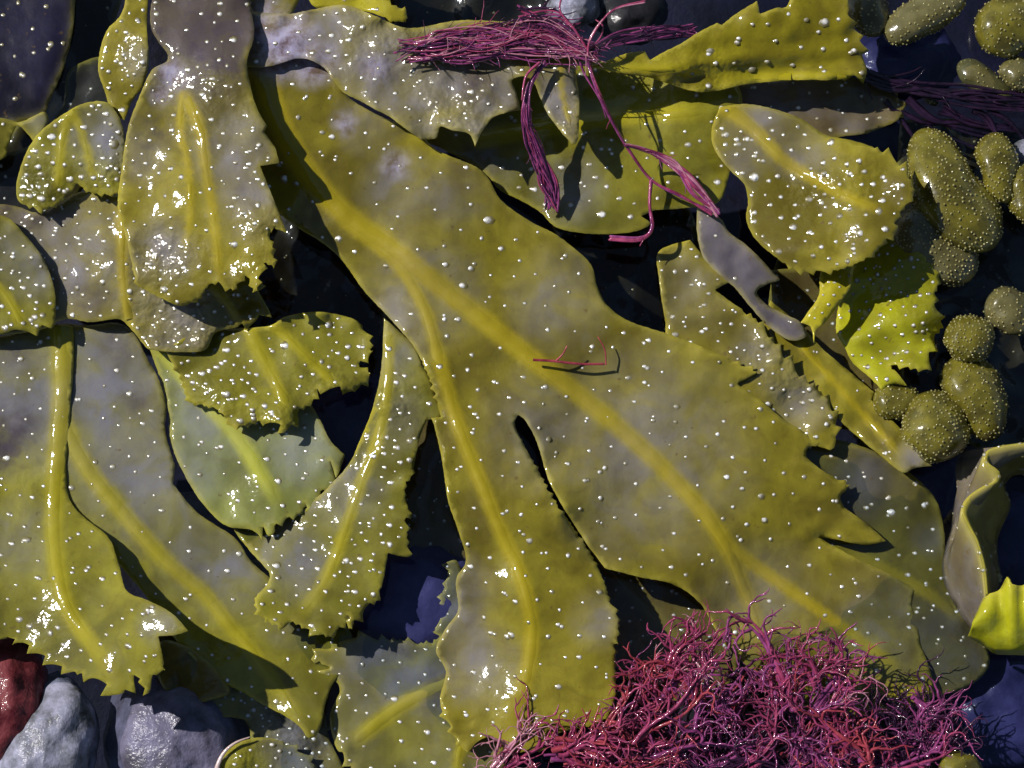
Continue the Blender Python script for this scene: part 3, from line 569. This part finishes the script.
# ------------------------------------------------------------------ lofted ribbons (curled frond on the right)
def loft(name, A, B, nmid, bulge, mat, parent, origin, seed, edge=True, veil0=0.3):
    A = np.array(catmull(A, 4)); m = len(A)
    Bc = np.array(catmull(B, 1.5)); idx = np.linspace(0, len(Bc) - 1, m).astype(int); B = Bc[idx]
    V = []; at = {'rib': [], 'veil': [], 'crust': [], 'edge': []}
    for i in range(m):
        for k in range(nmid + 1):
            t = k / nmid; p = A[i] * (1 - t) + B[i] * t; q = p.copy()
            q[2] += bulge * math.sin(math.pi * t) + (5 * noise.noise(Vector((p[0] / 30, p[1] / 22, seed + 4))) if bulge > 10 else 0) + 3 * noise.noise(Vector((p[0] / 14, p[1] / 14, seed))) * min(1, 3 * t)
            V.append(q); at['rib'].append(0); at['veil'].append(veil0); at['crust'].append(0); at['edge'].append(1.6 * math.exp(-k * .9) if edge else 0)
    F_ = [(i * (nmid + 1) + k, (i + 1) * (nmid + 1) + k, (i + 1) * (nmid + 1) + k + 1, i * (nmid + 1) + k + 1) for i in range(m - 1) for k in range(nmid)]
    o = link(name, P(V), F_, mat, parent, at, origin=origin)
    md = o.modifiers.new('thickness', 'SOLIDIFY'); md.thickness = 2.6 * S; md.offset = 0
    return o, V
org = P1(985, 540, 20)
root = thing('curled_frond', 'curled frond with pale folded edge and shining yellow lower tip at the right edge', 'seaweed frond', org)
ridge = [(1090, 440, 52), (1040, 442, 55), (1005, 446, 55), (988, 451, 55), (984, 459, 55), (990, 466, 56), (998, 472, 57), (996, 481, 57), (982, 488, 58), (968, 498, 58), (962, 511, 58), (968, 526, 58), (976, 541, 58), (983, 566, 57), (986, 594, 54)]
left = [(960, 450, 0), (958, 458, -2), (956, 466, -2), (956, 474, -2), (957, 482, -2), (958, 490, -2), (956, 500, -2), (954, 515, -2), (952, 530, -4), (946, 550, -4), (943, 565, -4), (946, 585, -4), (956, 605, -2), (970, 628, 0), (984, 646, 4)]
right = [(1090, 478, 10), (1040, 475, 8), (1018, 474, 5), (1008, 478, 4), (1004, 486, 2), (1006, 494, 0), (1010, 502, 0), (1008, 512, 0), (1002, 524, 0), (998, 534, 0), (996, 545, 0), (997, 560, 4), (1000, 575, 10), (998, 585, 18), (994, 600, 30)]
_, V1 = loft('blade', ridge, left, 9, 7, M['brown'], root, org, 3, veil0=.75)
_, V2 = loft('blade', ridge, right, 9, 5, M['olive'], root, org, 5, veil0=.1)
rng = random.Random(3)
for VV in (V1, V2):
    pick = [VV[i] for i in range(len(VV)) if rng.random() < .09]
    zd = {(p[0], p[1]): p[2] for p in pick}
    make_tufts('hair_tufts', list(zd.keys()), lambda x, y: zd[(x, y)], 1.2, 1.8, rng, root, org, .8)
lobeA = [(976, 616, 40), (984, 599, 52), (990, 594, 56), (1001, 589, 53), (1008, 577, 62), (1012, 584, 68), (1022, 586, 56), (1034, 583, 60), (1060, 600, 50)]
lobeB = [(968, 636, 22), (984, 645, 26), (996, 653, 26), (1016, 654, 28), (1030, 654, 28), (1060, 650, 28)]
loft('tip', lobeA, lobeB, 10, 16, M['lime'], root, org, 8, veil0=0)
tube_later = []

# ------------------------------------------------------------------ bladders (wrack receptacles)
def bladder(label, cx, cy, z, L, W, ang, mat='bladder', warts=70, bend=0.0, seed=0, lobes=None, taper=.15, stalk=None, tz=0.0):
    rng = random.Random(seed + 100); L *= 1.1; W *= 1.1; warts = int(warts * 2.0)
    org = P1(cx, cy, z); root = thing('seaweed_bladder', label, 'seaweed bladder', org, 'warty bladders in the dark water on the right')
    a = math.radians(ang); ux, uy = math.cos(a), math.sin(a)
    def surf(s, ph):          # s in -1..1 along the axis, ph round it
        r = W / 2 * math.sqrt(max(0, 1 - abs(s) ** 2.3)) * (1 - taper * s)
        r *= 1 + .22 * noise.noise(Vector((s * 1.6 + seed * 3.7, math.cos(ph) * .9, math.sin(ph) * .9 + seed))) + .05 * noise.noise(Vector((s * 7, math.cos(ph) * 3, math.sin(ph) * 3 + seed)))
        ax = s * L / 2; lat = bend * (1 - s * s) + r * math.cos(ph)
        return (cx + ux * ax - uy * lat, cy + uy * ax + ux * lat, z + tz * s + r * .85 * math.sin(ph))
    nu, nv = 26, 22; V = [];
    for i in range(nu + 1):
        s = -math.cos(math.pi * i / nu) * .9995
        for k in range(nv): V.append(surf(s, 2 * math.pi * k / nv))
    F_ = [(i * nv + k, i * nv + (k + 1) % nv, (i + 1) * nv + (k + 1) % nv, (i + 1) * nv + k) for i in range(nu) for k in range(nv)]
    F_ += [tuple(range(nv))[::-1], tuple(nu * nv + k for k in range(nv))]
    bo = link('body', P(V), F_, M[mat], root, origin=org)
    V = []; F_ = []
    acc = []
    for _ in range(warts * 6):
        s = rng.uniform(-.95, .95); ph = rng.uniform(-.15, math.pi + .15); q = surf(s, ph)
        if all((q[0] - b[0]) ** 2 + (q[1] - b[1]) ** 2 + (q[2] - b[2]) ** 2 > 11 for b in acc):
            acc.append(q); c = surf(s * .85, ph); nrm = Vector((q[0] - (cx + ux * s * L / 2 * .8 - uy * bend * (1 - s * s)), q[1] - (cy + uy * s * L / 2 * .8 + ux * bend * (1 - s * s)), q[2] - z - tz * s)); nrm.normalize()
            t1 = nrm.orthogonal().normalized(); t2 = nrm.cross(t1); r = rng.uniform(.65, 1.35); b0 = len(V)
            for (k, h) in ((1.2, -.3), (.85, .55), (.3, .9)):
                for i in range(6):
                    t = 2 * math.pi * i / 6; p = Vector(q) + (t1 * math.cos(t) + t2 * math.sin(t)) * r * k + nrm * h * r; V.append(tuple(p))
            for g in range(2):
                for i in range(6): F_.append((b0 + g * 6 + i, b0 + g * 6 + (i + 1) % 6, b0 + (g + 1) * 6 + (i + 1) % 6, b0 + (g + 1) * 6 + i))
            F_.append(tuple(b0 + 12 + i for i in range(6)))
            if len(acc) >= warts: break
    o = link('warts', P(V), F_, M['wart'], root, origin=org); o['kind'] = 'stuff'
    if stalk:
        tube('stalk', [surf(-.9 if stalk[3] < 0 else .9, math.pi / 2)[:2] + (z,), stalk[:3]], W * .13, W * .1, M[mat], root, org, 8)
    return root
def tube_geo(pts, r0, r1, sides, V, F_, flat=1.0, wob=0.0):
    pts = [Vector(p) for p in pts]; n = len(pts); b = len(V)
    for i, p in enumerate(pts):
        d = (pts[min(i + 1, n - 1)] - pts[max(i - 1, 0)]).normalized() if n > 1 else Vector((1, 0, 0))
        s = d.cross(Vector((0, 0, 1)));
        if s.length < 1e-3: s = Vector((1, 0, 0))
        s.normalize(); u = s.cross(d); r = r0 + (r1 - r0) * i / max(1, n - 1)
        for k in range(sides):
            t = 2 * math.pi * k / sides; V.append(tuple(p + s * math.cos(t) * r + u * math.sin(t) * r * flat))
    for i in range(n - 1):
        for k in range(sides):
            k2 = (k + 1) % sides; F_.append((b + i * sides + k, b + (i + 1) * sides + k, b + (i + 1) * sides + k2, b + i * sides + k2))
    V.append(tuple(pts[-1] + (pts[-1] - pts[-2]).normalized() * r1)); e = len(V) - 1
    for k in range(sides): F_.append((b + (n - 1) * sides + (k + 1) % sides, b + (n - 1) * sides + k, e))
def tube(name, pts, r0, r1, mat, parent, origin, sides=6, flat=1.0):
    V = []; F_ = []; tube_geo(catmull(pts, 3), r0, r1, sides, V, F_, flat)
    return link(name, P(V), F_, mat, parent, origin=origin)

bladder('largest olive bladder, long and leaning, beside the tip of the rounded sunlit leaf', 955, 190, 22, 128, 62, 58, 'bladder', 190, 6, 1, taper=-.1)
bladder('slim olive bladder with bright glints near the right edge, right of the largest bladder', 999, 168, 20, 66, 36, 78, 'bladder', 70, 0, 2)
bladder('olive bladder cut off by the right edge below the blue white glint', 1030, 195, 14, 60, 40, 80, 'bladder', 60, 0, 3)
bladder('grey warty bladder in shade just below the largest bladder', 935, 245, 10, 92, 60, 42, 'bladder_grey', 170, 0, 4)
bladder('small round bladder with a bright glint above the pair at mid right', 969, 339, 24, 46, 44, 20, 'bladder', 75, 0, 5, taper=0)
bladder('twisted olive bladder hanging right below the small round bladder', 975, 398, 12, 84, 52, 62, 'bladder', 90, -3, 6)
bladder('fat yellow olive bladder with a small knob, lowest of the bladders at mid right', 936, 426, 22, 66, 60, 62, 'bladder', 110, 0, 7, taper=-.12)
bladder('knobby little bladder joined on the upper left of the fat lowest bladder', 898, 402, 14, 46, 34, 10, 'bladder', 45, 0, 8)
bladder('round yellowish bladder at the top right corner', 1008, 27, 12, 62, 54, 160, 'bladder', 60, 0, 9, taper=0)
bladder('oblong bladder slanting up to the top edge with a cluster of glints', 925, 16, 12, 84, 36, -28, 'bladder_grey', 60, 0, 10, taper=.1)
bladder('half drowned grey bladder at the top edge beside the top right leaf', 868, 10, 8, 52, 40, 70, 'bladder_grey', 40, 0, 11)
bladder('small pale bladder at the right edge below the round corner bladder', 1018, 74, 8, 34, 30, 60, 'bladder_grey', 25, 0, 12)
bladder('dim bladder in shadow at the right edge level with the yellow serrated leaf', 1012, 312, -2, 52, 40, 30, 'bladder_grey', 40, 0, 13)
bladder('little dark bladder in the black water behind the dark stems', 932, 98, -4, 16, 12, 60, 'bladder_grey', 12, 0, 14)
bladder('pale green bladder end at the bottom edge under the crimson tuft', 962, 772, 26, 44, 36, 20, 'bladder', 10, 0, 15)
bladder('drowned dull olive bladder between the top right corner bladder and the dark stems', 985, 82, -10, 60, 26, 35, 'bladder_grey', 12, 0, 16)

# ------------------------------------------------------------------ stones
def stone(label, cx, cy, z, rx, ry, rz, mat, seed, ang=0, group='stones under the weed', name='stone', rough=.11):
    org = P1(cx, cy, z); V = []; F_ = []; nu, nv = 34, 44
    a = math.radians(ang)
    for i in range(nu + 1):
        th = math.pi * i / nu
        for k in range(nv):
            ph = 2 * math.pi * k / nv; d = Vector((math.sin(th) * math.cos(ph), math.sin(th) * math.sin(ph), math.cos(th)))
            r = 1 + rough * noise.fractal(d * 1.6 + Vector((seed * 3.1, 0, 0)), 1, 2, 5) * 1.2
            x = d.x * rx * r; y = d.y * ry * r
            V.append((cx + x * math.cos(a) - y * math.sin(a), cy + x * math.sin(a) + y * math.cos(a), z + d.z * rz * r))
    F_ = [(i * nv + k, i * nv + (k + 1) % nv, (i + 1) * nv + (k + 1) % nv, (i + 1) * nv + k) for i in range(nu) for k in range(nv)]
    o = link(name, P(V), F_, M[mat], origin=org); o['label'] = label; o['category'] = 'stone'
    if group: o['group'] = group
    return o
stone('wine red stone in the bottom left corner', 2, 700, -22, 48, 70, 50, 'red_rock', 1, 10)
stone('pale blue grey stone at the bottom left, right of the wine red stone', 45, 752, -20, 52, 78, 50, 'blue_rock', 2, 20)
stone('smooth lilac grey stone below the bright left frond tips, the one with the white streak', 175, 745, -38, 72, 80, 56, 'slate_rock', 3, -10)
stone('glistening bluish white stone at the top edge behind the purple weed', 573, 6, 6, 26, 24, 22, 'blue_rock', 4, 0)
stone('dark stone at the top edge right of the bluish white stone', 628, 10, -20, 40, 34, 28, 'dark_rock', 5, 0)
stone('dark stone under the crimson tuft', 730, 740, -90, 170, 90, 60, 'dark_rock', 6, 0)
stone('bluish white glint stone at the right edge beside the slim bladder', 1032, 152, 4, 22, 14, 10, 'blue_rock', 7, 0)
stone('added stone coloured black as shade, sunk below the gap in the left centre', 320, 300, -160, 90, 100, 50, 'dark_rock', 8, 30)  # added to keep the deep gap black
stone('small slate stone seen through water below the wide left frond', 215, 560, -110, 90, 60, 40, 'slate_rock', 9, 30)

stone('added sky-reflection blue stone in dark water right of the hanging lobe tip', 415, 600, -34, 62, 60, 30, 'sky_reflect_violet', 20)  # this and the next stones are added, coloured as sky reflected in water
stone('added sky-reflection blue stone drowned between the pale green leaf and the hanging lobe', 350, 420, -50, 50, 50, 26, 'sky_reflect_navy', 21)
stone('added sky-reflection blue stone drowned left of the largest bladder', 850, 150, -70, 60, 40, 30, 'sky_reflect_navy', 23)
stone('added sky-reflection blue stone drowned in the blue water at the top right', 905, 62, -60, 55, 40, 30, 'sky_reflect_navy', 24)
stone('added sky-reflection blue stone drowned right of the curled frond', 1020, 550, -50, 40, 60, 26, 'sky_reflect_navy', 25)
stone('added sky-reflection blue stone in the bottom right corner water', 1010, 710, -55, 70, 60, 30, 'sky_reflect_navy', 26)
stone('added sky-reflection blue stone drowned below the lowest fat bladder', 925, 480, -60, 40, 40, 26, 'sky_reflect_navy', 27)
# pale pink rimmed lobe at the bottom edge
org = P1(250, 770, 8); root = thing('curled_lobe', 'small yellow green lobe with a pale pink curled rim at the bottom edge', 'seaweed lobe', org)
arc = [(212, 830, 6), (213, 800, 8), (216, 772, 9), (223, 754, 10), (235, 743, 12), (250, 737, 12), (275, 742, 4), (300, 750, -4), (312, 775, -6), (318, 830, -6)]
tube('rim', arc[:6], 5.0, .6, M['pink_rim'], root, org, 10, .7)
frond('', [(214, 850, 1), (214, 800), (216, 774), (223, 756), (235, 745), (250, 739), (268, 738), 2, (290, 744), (308, 757), (318, 775), (325, 850, 1)], [],
      [(215, 780, 6), (250, 740, 12), (262, 775, 2), (300, 750, -4), (310, 800, -6)], 'green', und=(4, 30), tufts=13, tr=(1.4, 2.2), veil=[(300, 760, 40, .9)], wet=[(245, 758, 25, .9)], seed=34, into=root)

# ------------------------------------------------------------------ branching red weed
def wander(rng, p, ang, L, zdir, curl, step=5.0, zlo=2, zhi=70):
    pts = [tuple(p)]; x, y, z = p; k = max(2, int(L / step)); c = rng.uniform(-curl, curl)
    for i in range(k):
        ang += c + rng.uniform(-.16, .16) * (curl * 6 + .4); c = c * .9 + rng.uniform(-curl, curl) * .25
        x += math.cos(ang) * step; y += math.sin(ang) * step; z += zdir * step + rng.uniform(-1, 1)
        if z > zhi: zdir = -abs(zdir)
        if z < zlo: zdir = abs(zdir)
        pts.append((x, y, z))
    return pts, ang
def weed_branch(rng, p, ang, L, r, mat, root, org, zdir=.1, curl=.05, kids=10, kidlen=22, sides=5, depth=1, name='branch', rpath=None):
    V = []; F_ = []
    pts, _ = wander(rpath or rng, p, ang, L, zdir, curl)
    tube_geo(pts, r, r * .3, sides, V, F_)
    def kidsof(pts, r, kids, kidlen, depth):
        n = len(pts)
        for j in range(kids):
            i = int(n * (j + rng.random()) / kids * .98); i = min(max(i, 1), n - 1)
            d = math.atan2(pts[i][1] - pts[i - 1][1], pts[i][0] - pts[i - 1][0])
            s = rng.choice((-1, 1)) * rng.uniform(.35, 1.15)
            kp, _ = wander(rng, pts[i], d + s * .8, kidlen * rng.uniform(.5, 1.7), rng.uniform(-.1, .5), .34, 2.8)
            tube_geo(kp, r * .62, r * .18, 4, V, F_)
            if depth > 0: kidsof(kp, r * .62, rng.randint(1, 3), kidlen * .5, depth - 1)
    kidsof(pts, r, kids, kidlen, depth)
    return link(name, P(V), F_, mat, root, origin=org)

def tuft_weed(label, specs, n, seed, cols, group='tufts of red weed', kids=4, kidlen=30, rr=(1.4, 3.6), name='red_seaweed', L=(60, 150), curl=.12):
    rng = random.Random(seed); cx = sum(s[0] for s in specs) / len(specs); cy = sum(s[1] for s in specs) / len(specs)
    org = P1(cx, cy, 5); root = thing(name, label, 'red seaweed', org, group)
    n = int(n * .82)
    for i in range(n):
        if i % 3 == 0:
            s = specs[(i // 3) % len(specs)]      # x, y, spread x, spread y, angle, angle spread, z
            x0 = s[0] + rng.uniform(-1, 1) * s[2]; y0 = s[1] + rng.uniform(-1, 1) * s[3]
            a0 = math.radians(s[4] + rng.uniform(-1, 1) * s[5]); z0 = s[6] + rng.uniform(0, 22)
            ln = rng.uniform(*L) * (s[7] if len(s) > 7 else 1); cs = rng.random(); zd = rng.uniform(-.05, .22); colr = rng.choice(cols)
        x = x0 + rng.uniform(-5, 5); y = y0 + rng.uniform(-5, 5); z = z0 + rng.uniform(-4, 4); ang = a0 + rng.uniform(-.12, .12)
        rb = random.Random(cs)
        weed_branch(rng, (x, y, z), ang, ln * rng.uniform(.8, 1.1), rng.uniform(*rr), M[colr if rng.random() < .6 else rng.choice(cols)], root, org, zd, curl, kids, kidlen, depth=1, rpath=rb)
    return root
MC = ['magenta'] * 7 + ['crimson'] * 2 + ['purple'] * 6 + ['pinkpale', 'plum']
tuft_weed('crimson feathery weed sprawling along the bottom edge, leftmost of the red tufts',
          [(480, 775, 30, 14, -12, 30, 22), (560, 770, 40, 18, -20, 35, 26), (540, 745, 30, 10, -8, 25, 34), (620, 760, 40, 24, -30, 50, 20)], 60, 11, ['magenta'] * 6 + ['crimson'] * 3 + ['pinkpale'] + ['purple'] * 2, L=(50, 130))
tuft_weed('pink purple tuft rising beside the tip of the big frond, with upright branch ends',
          [(690, 680, 16, 30, -95, 28, 20, .6), (665, 690, 16, 20, -110, 40, 20, .6), (715, 720, 30, 16, -60, 50, 22, .5), (640, 735, 30, 20, -40, 50, 14, .8)], 50, 12, MC, L=(50, 130))
tuft_weed('dense magenta tuft in the bottom centre right, orange red at its heart',
          [(788, 705, 14, 26, -95, 22, 26, .7), (822, 700, 14, 26, -78, 22, 26, .75), (760, 750, 40, 20, -10, 40, 20), (860, 745, 36, 20, -150, 50, 20, .8), (800, 690, 20, 20, -85, 40, 34, .5)], 70, 13, MC + MC + ['crimson', 'crimson'], L=(50, 125))
tuft_weed('dark plum weed trailing along the bottom right towards the blue water',
          [(880, 750, 40, 20, -60, 60, 4, .6), (920, 765, 30, 20, -100, 50, 2, .7), (955, 780, 30, 15, -110, 30, 0, .7), (890, 710, 30, 20, 20, 60, 0, .6)], 44, 14, ['plum'] * 6 + ['purple'] * 3 + ['magenta'], L=(50, 130))
tuft_weed('tangled purple magenta mat along the bottom edge under the other red tufts',
          [(640, 780, 60, 20, -10, 70, 2), (740, 780, 60, 24, -40, 80, 4), (840, 780, 60, 24, -90, 80, 4), (700, 750, 60, 30, 170, 60, 0), (800, 770, 70, 30, 180, 50, 6)], 90, 15, ['purple'] * 5 + ['plum'] * 5 + ['magenta'] * 3, L=(60, 150))

# purple strands draped over the top fronds
rng = random.Random(77)
org = P1(560, 60, 80); root = thing('purple_seaweed', 'wet purple filament bundle draped across the top fronds with threads hanging down', 'red seaweed', org)
def strand(pts, r0, r1, mat, jit=0.0, kids=0, kidlen=12, name='strand'):
    q = [(a + rng.uniform(-jit, jit), b + rng.uniform(-jit, jit), c + rng.uniform(-1, 1) * jit * .5) for a, b, c in pts]
    V = []; F_ = []; cc = [tuple(v) for v in catmull(q, 3)]; tube_geo(cc, r0, r1, 5, V, F_)
    for _ in range(kids):
        i = rng.randrange(1, len(cc)); d = math.atan2(cc[i][1] - cc[i - 1][1], cc[i][0] - cc[i - 1][0]) + rng.uniform(-.9, .9)
        kp, _a = wander(rng, cc[i], d, kidlen * rng.uniform(.5, 1.5), rng.uniform(-.1, .3), .12, 3, 0, 200); tube_geo(kp, r0 * .6, r0 * .3, 4, V, F_)
    return link(name, P(V), F_, M[mat], root, origin=org)
for i in range(54):
    t = i / 54
    strand([(398 + rng.uniform(0, 30), 52 + rng.uniform(-7, 6), 76), (440, 44 + 10 * (rng.random() - .5) * 2, 84), (490, 36 + 12 * (rng.random() - .5) * 2, 88), (540, 34 + 16 * (rng.random() - .5) * 2, 90), (585, 50 + rng.uniform(-6, 6), 90)],
           .8, .4, rng.choice(['magenta', 'purple', 'purple', 'plum', 'plum', 'purple', 'purple', 'magenta', 'pinkpale']), 6.5, 4, 18)
for i in range(22):
    strand([(420, 56, 78), (470, 52 + rng.uniform(-5, 8), 82), (530, 50 + rng.uniform(-6, 8), 86), (590, 55 + rng.uniform(-5, 4), 90)], 1.0, .6, rng.choice(['purple', 'pinkpale', 'purple']), 7, 3, 16)
for i in range(26):
    strand([(520, 12 + rng.uniform(-8, 22), 84), (560, 22 + rng.uniform(-10, 22), 84), (588, 50, 90)], 1.3, .9, rng.choice(['purple', 'magenta', 'plum']), 3, 3, 16)
for i in range(20):
    strand([(588, 52, 86), (620, 38 + rng.uniform(-6, 8), 66), (660, 34 + rng.uniform(-8, 8), 60), (695, 30 + rng.uniform(-8, 8), 50)], 1.3, .9, rng.choice(['plum', 'plum', 'purple']), 2, 2, 10)
for i in range(40):      # the hanging bunch
    strand([(545 + rng.uniform(-2, 2), 62, 88), (530, 85, 84), (524 + rng.uniform(-3, 5), 115, 78), (534 + rng.uniform(-7, 8), 150, 60), (548 + rng.uniform(-9, 10), 185 + rng.uniform(-12, 4), 46), (553 + rng.uniform(-6, 6), 205 + rng.uniform(-10, 6), 38)],
           .5, 1.1, rng.choice(['purple', 'magenta', 'purple', 'plum']), 1.8, 1, 8)
strand([(540, 62, 92), (526, 76, 90), (522, 100, 86)], 1.6, 1.0, 'magenta', 0)
for k in range(3):
    strand([(586 + k, 60, 92), (597 + k, 90, 90), (612, 122 - k, 76), (632, 155 - k, 60), (652, 180, 48), (680, 196, 44), (712, 212 + k, 44)], 1.7 - .3 * k, 1.4, ['purple', 'magenta', 'magenta'][k], .9, 1, 10)
strand([(580, 62, 90), (585, 75, 88), (600, 100, 84), (606, 118, 78)], 1.4, .7, 'purple', 0)
for k in range(16):
    strand([(625, 145, 66), (650, 152, 56), (676, 168 + rng.uniform(-5, 5), 50), (694, 188 + rng.uniform(-7, 7), 48), (718, 212 + rng.uniform(-4, 4), 42)], .8, 1.7, rng.choice(['magenta', 'purple', 'pinkpale']), 1.6, 1, 10)
for k in range(3): strand([(651, 180, 48), (650, 205, 46), (652, 228, 44), (640, 238 + k, 40), (610, 237 + k * 1.5, 34)], 1.5, 1.6, ['purple', 'magenta', 'magenta'][k], .8, 1, 10)
for k in range(2): strand([(588, 56, 92), (590, 40 + 3 * k, 96), (600, 24, 100), (616, 9, 104), (645, 2 - k, 106)], 1.3, 1.0, ['pinkpale', 'magenta'][k], .7, 0)
strand([(588, 50, 92), (600, 38, 94), (603, 26, 95), (596, 20, 95)], 1.2, .8, 'magenta', 0); strand([(590, 54, 92), (575, 30, 98), (560, 10, 100), (565, -10, 98)], 1.3, 1, 'magenta', 0)

# small red thread on the big frond
org = P1(570, 358, 45); root = thing('red_thread', 'tiny red weed thread lying on the middle of the large central frond', 'red seaweed', org)
strand([(533, 360, 52), (552, 361, 51), (580, 364, 48), (604, 364, 44)], 1.5, 1.3, 'crimson', 0, name='stem'); strand([(556, 361, 51), (563, 354, 53), (567, 346, 56)], 1.2, .7, 'crimson', 0, name='stem')
strand([(606, 365, 44), (605, 350, 47), (598, 337, 50)], .9, .6, 'crimson', 0, name='stem')

# dark stems lying in the water at the top right
org = P1(950, 100, 3); root = thing('dark_seaweed', 'shiny black purple stems lying across the water at the top right', 'seaweed stems', org)
for k in range(10):
    y = rng.uniform(-8, 10)
    strand([(840, 62 + y * .5, 6), (885, 82 + y, 8), (930, 92 + y, 8), (975, 98 + y * 1.2, 8), (1040, 104 + y * 1.6, 8), (1100, 106 + y * 2, 6)], rng.uniform(1.2, 3.6), 1.5, 'ink', 6, 1, 30, 'stem')
for k in range(12):
    x = rng.uniform(880, 1000); a = rng.uniform(-.5, 1.2)
    strand([(x, rng.uniform(98, 112), 4), (x + 25 * math.cos(a), 120, 1), (x + 60 * math.cos(a), 128 + 20 * a, -3), (x + 100 * math.cos(a), 135 + 35 * a, -6)], rng.uniform(1.5, 4), 1.5, 'ink', 3, 0, 0, 'stem')
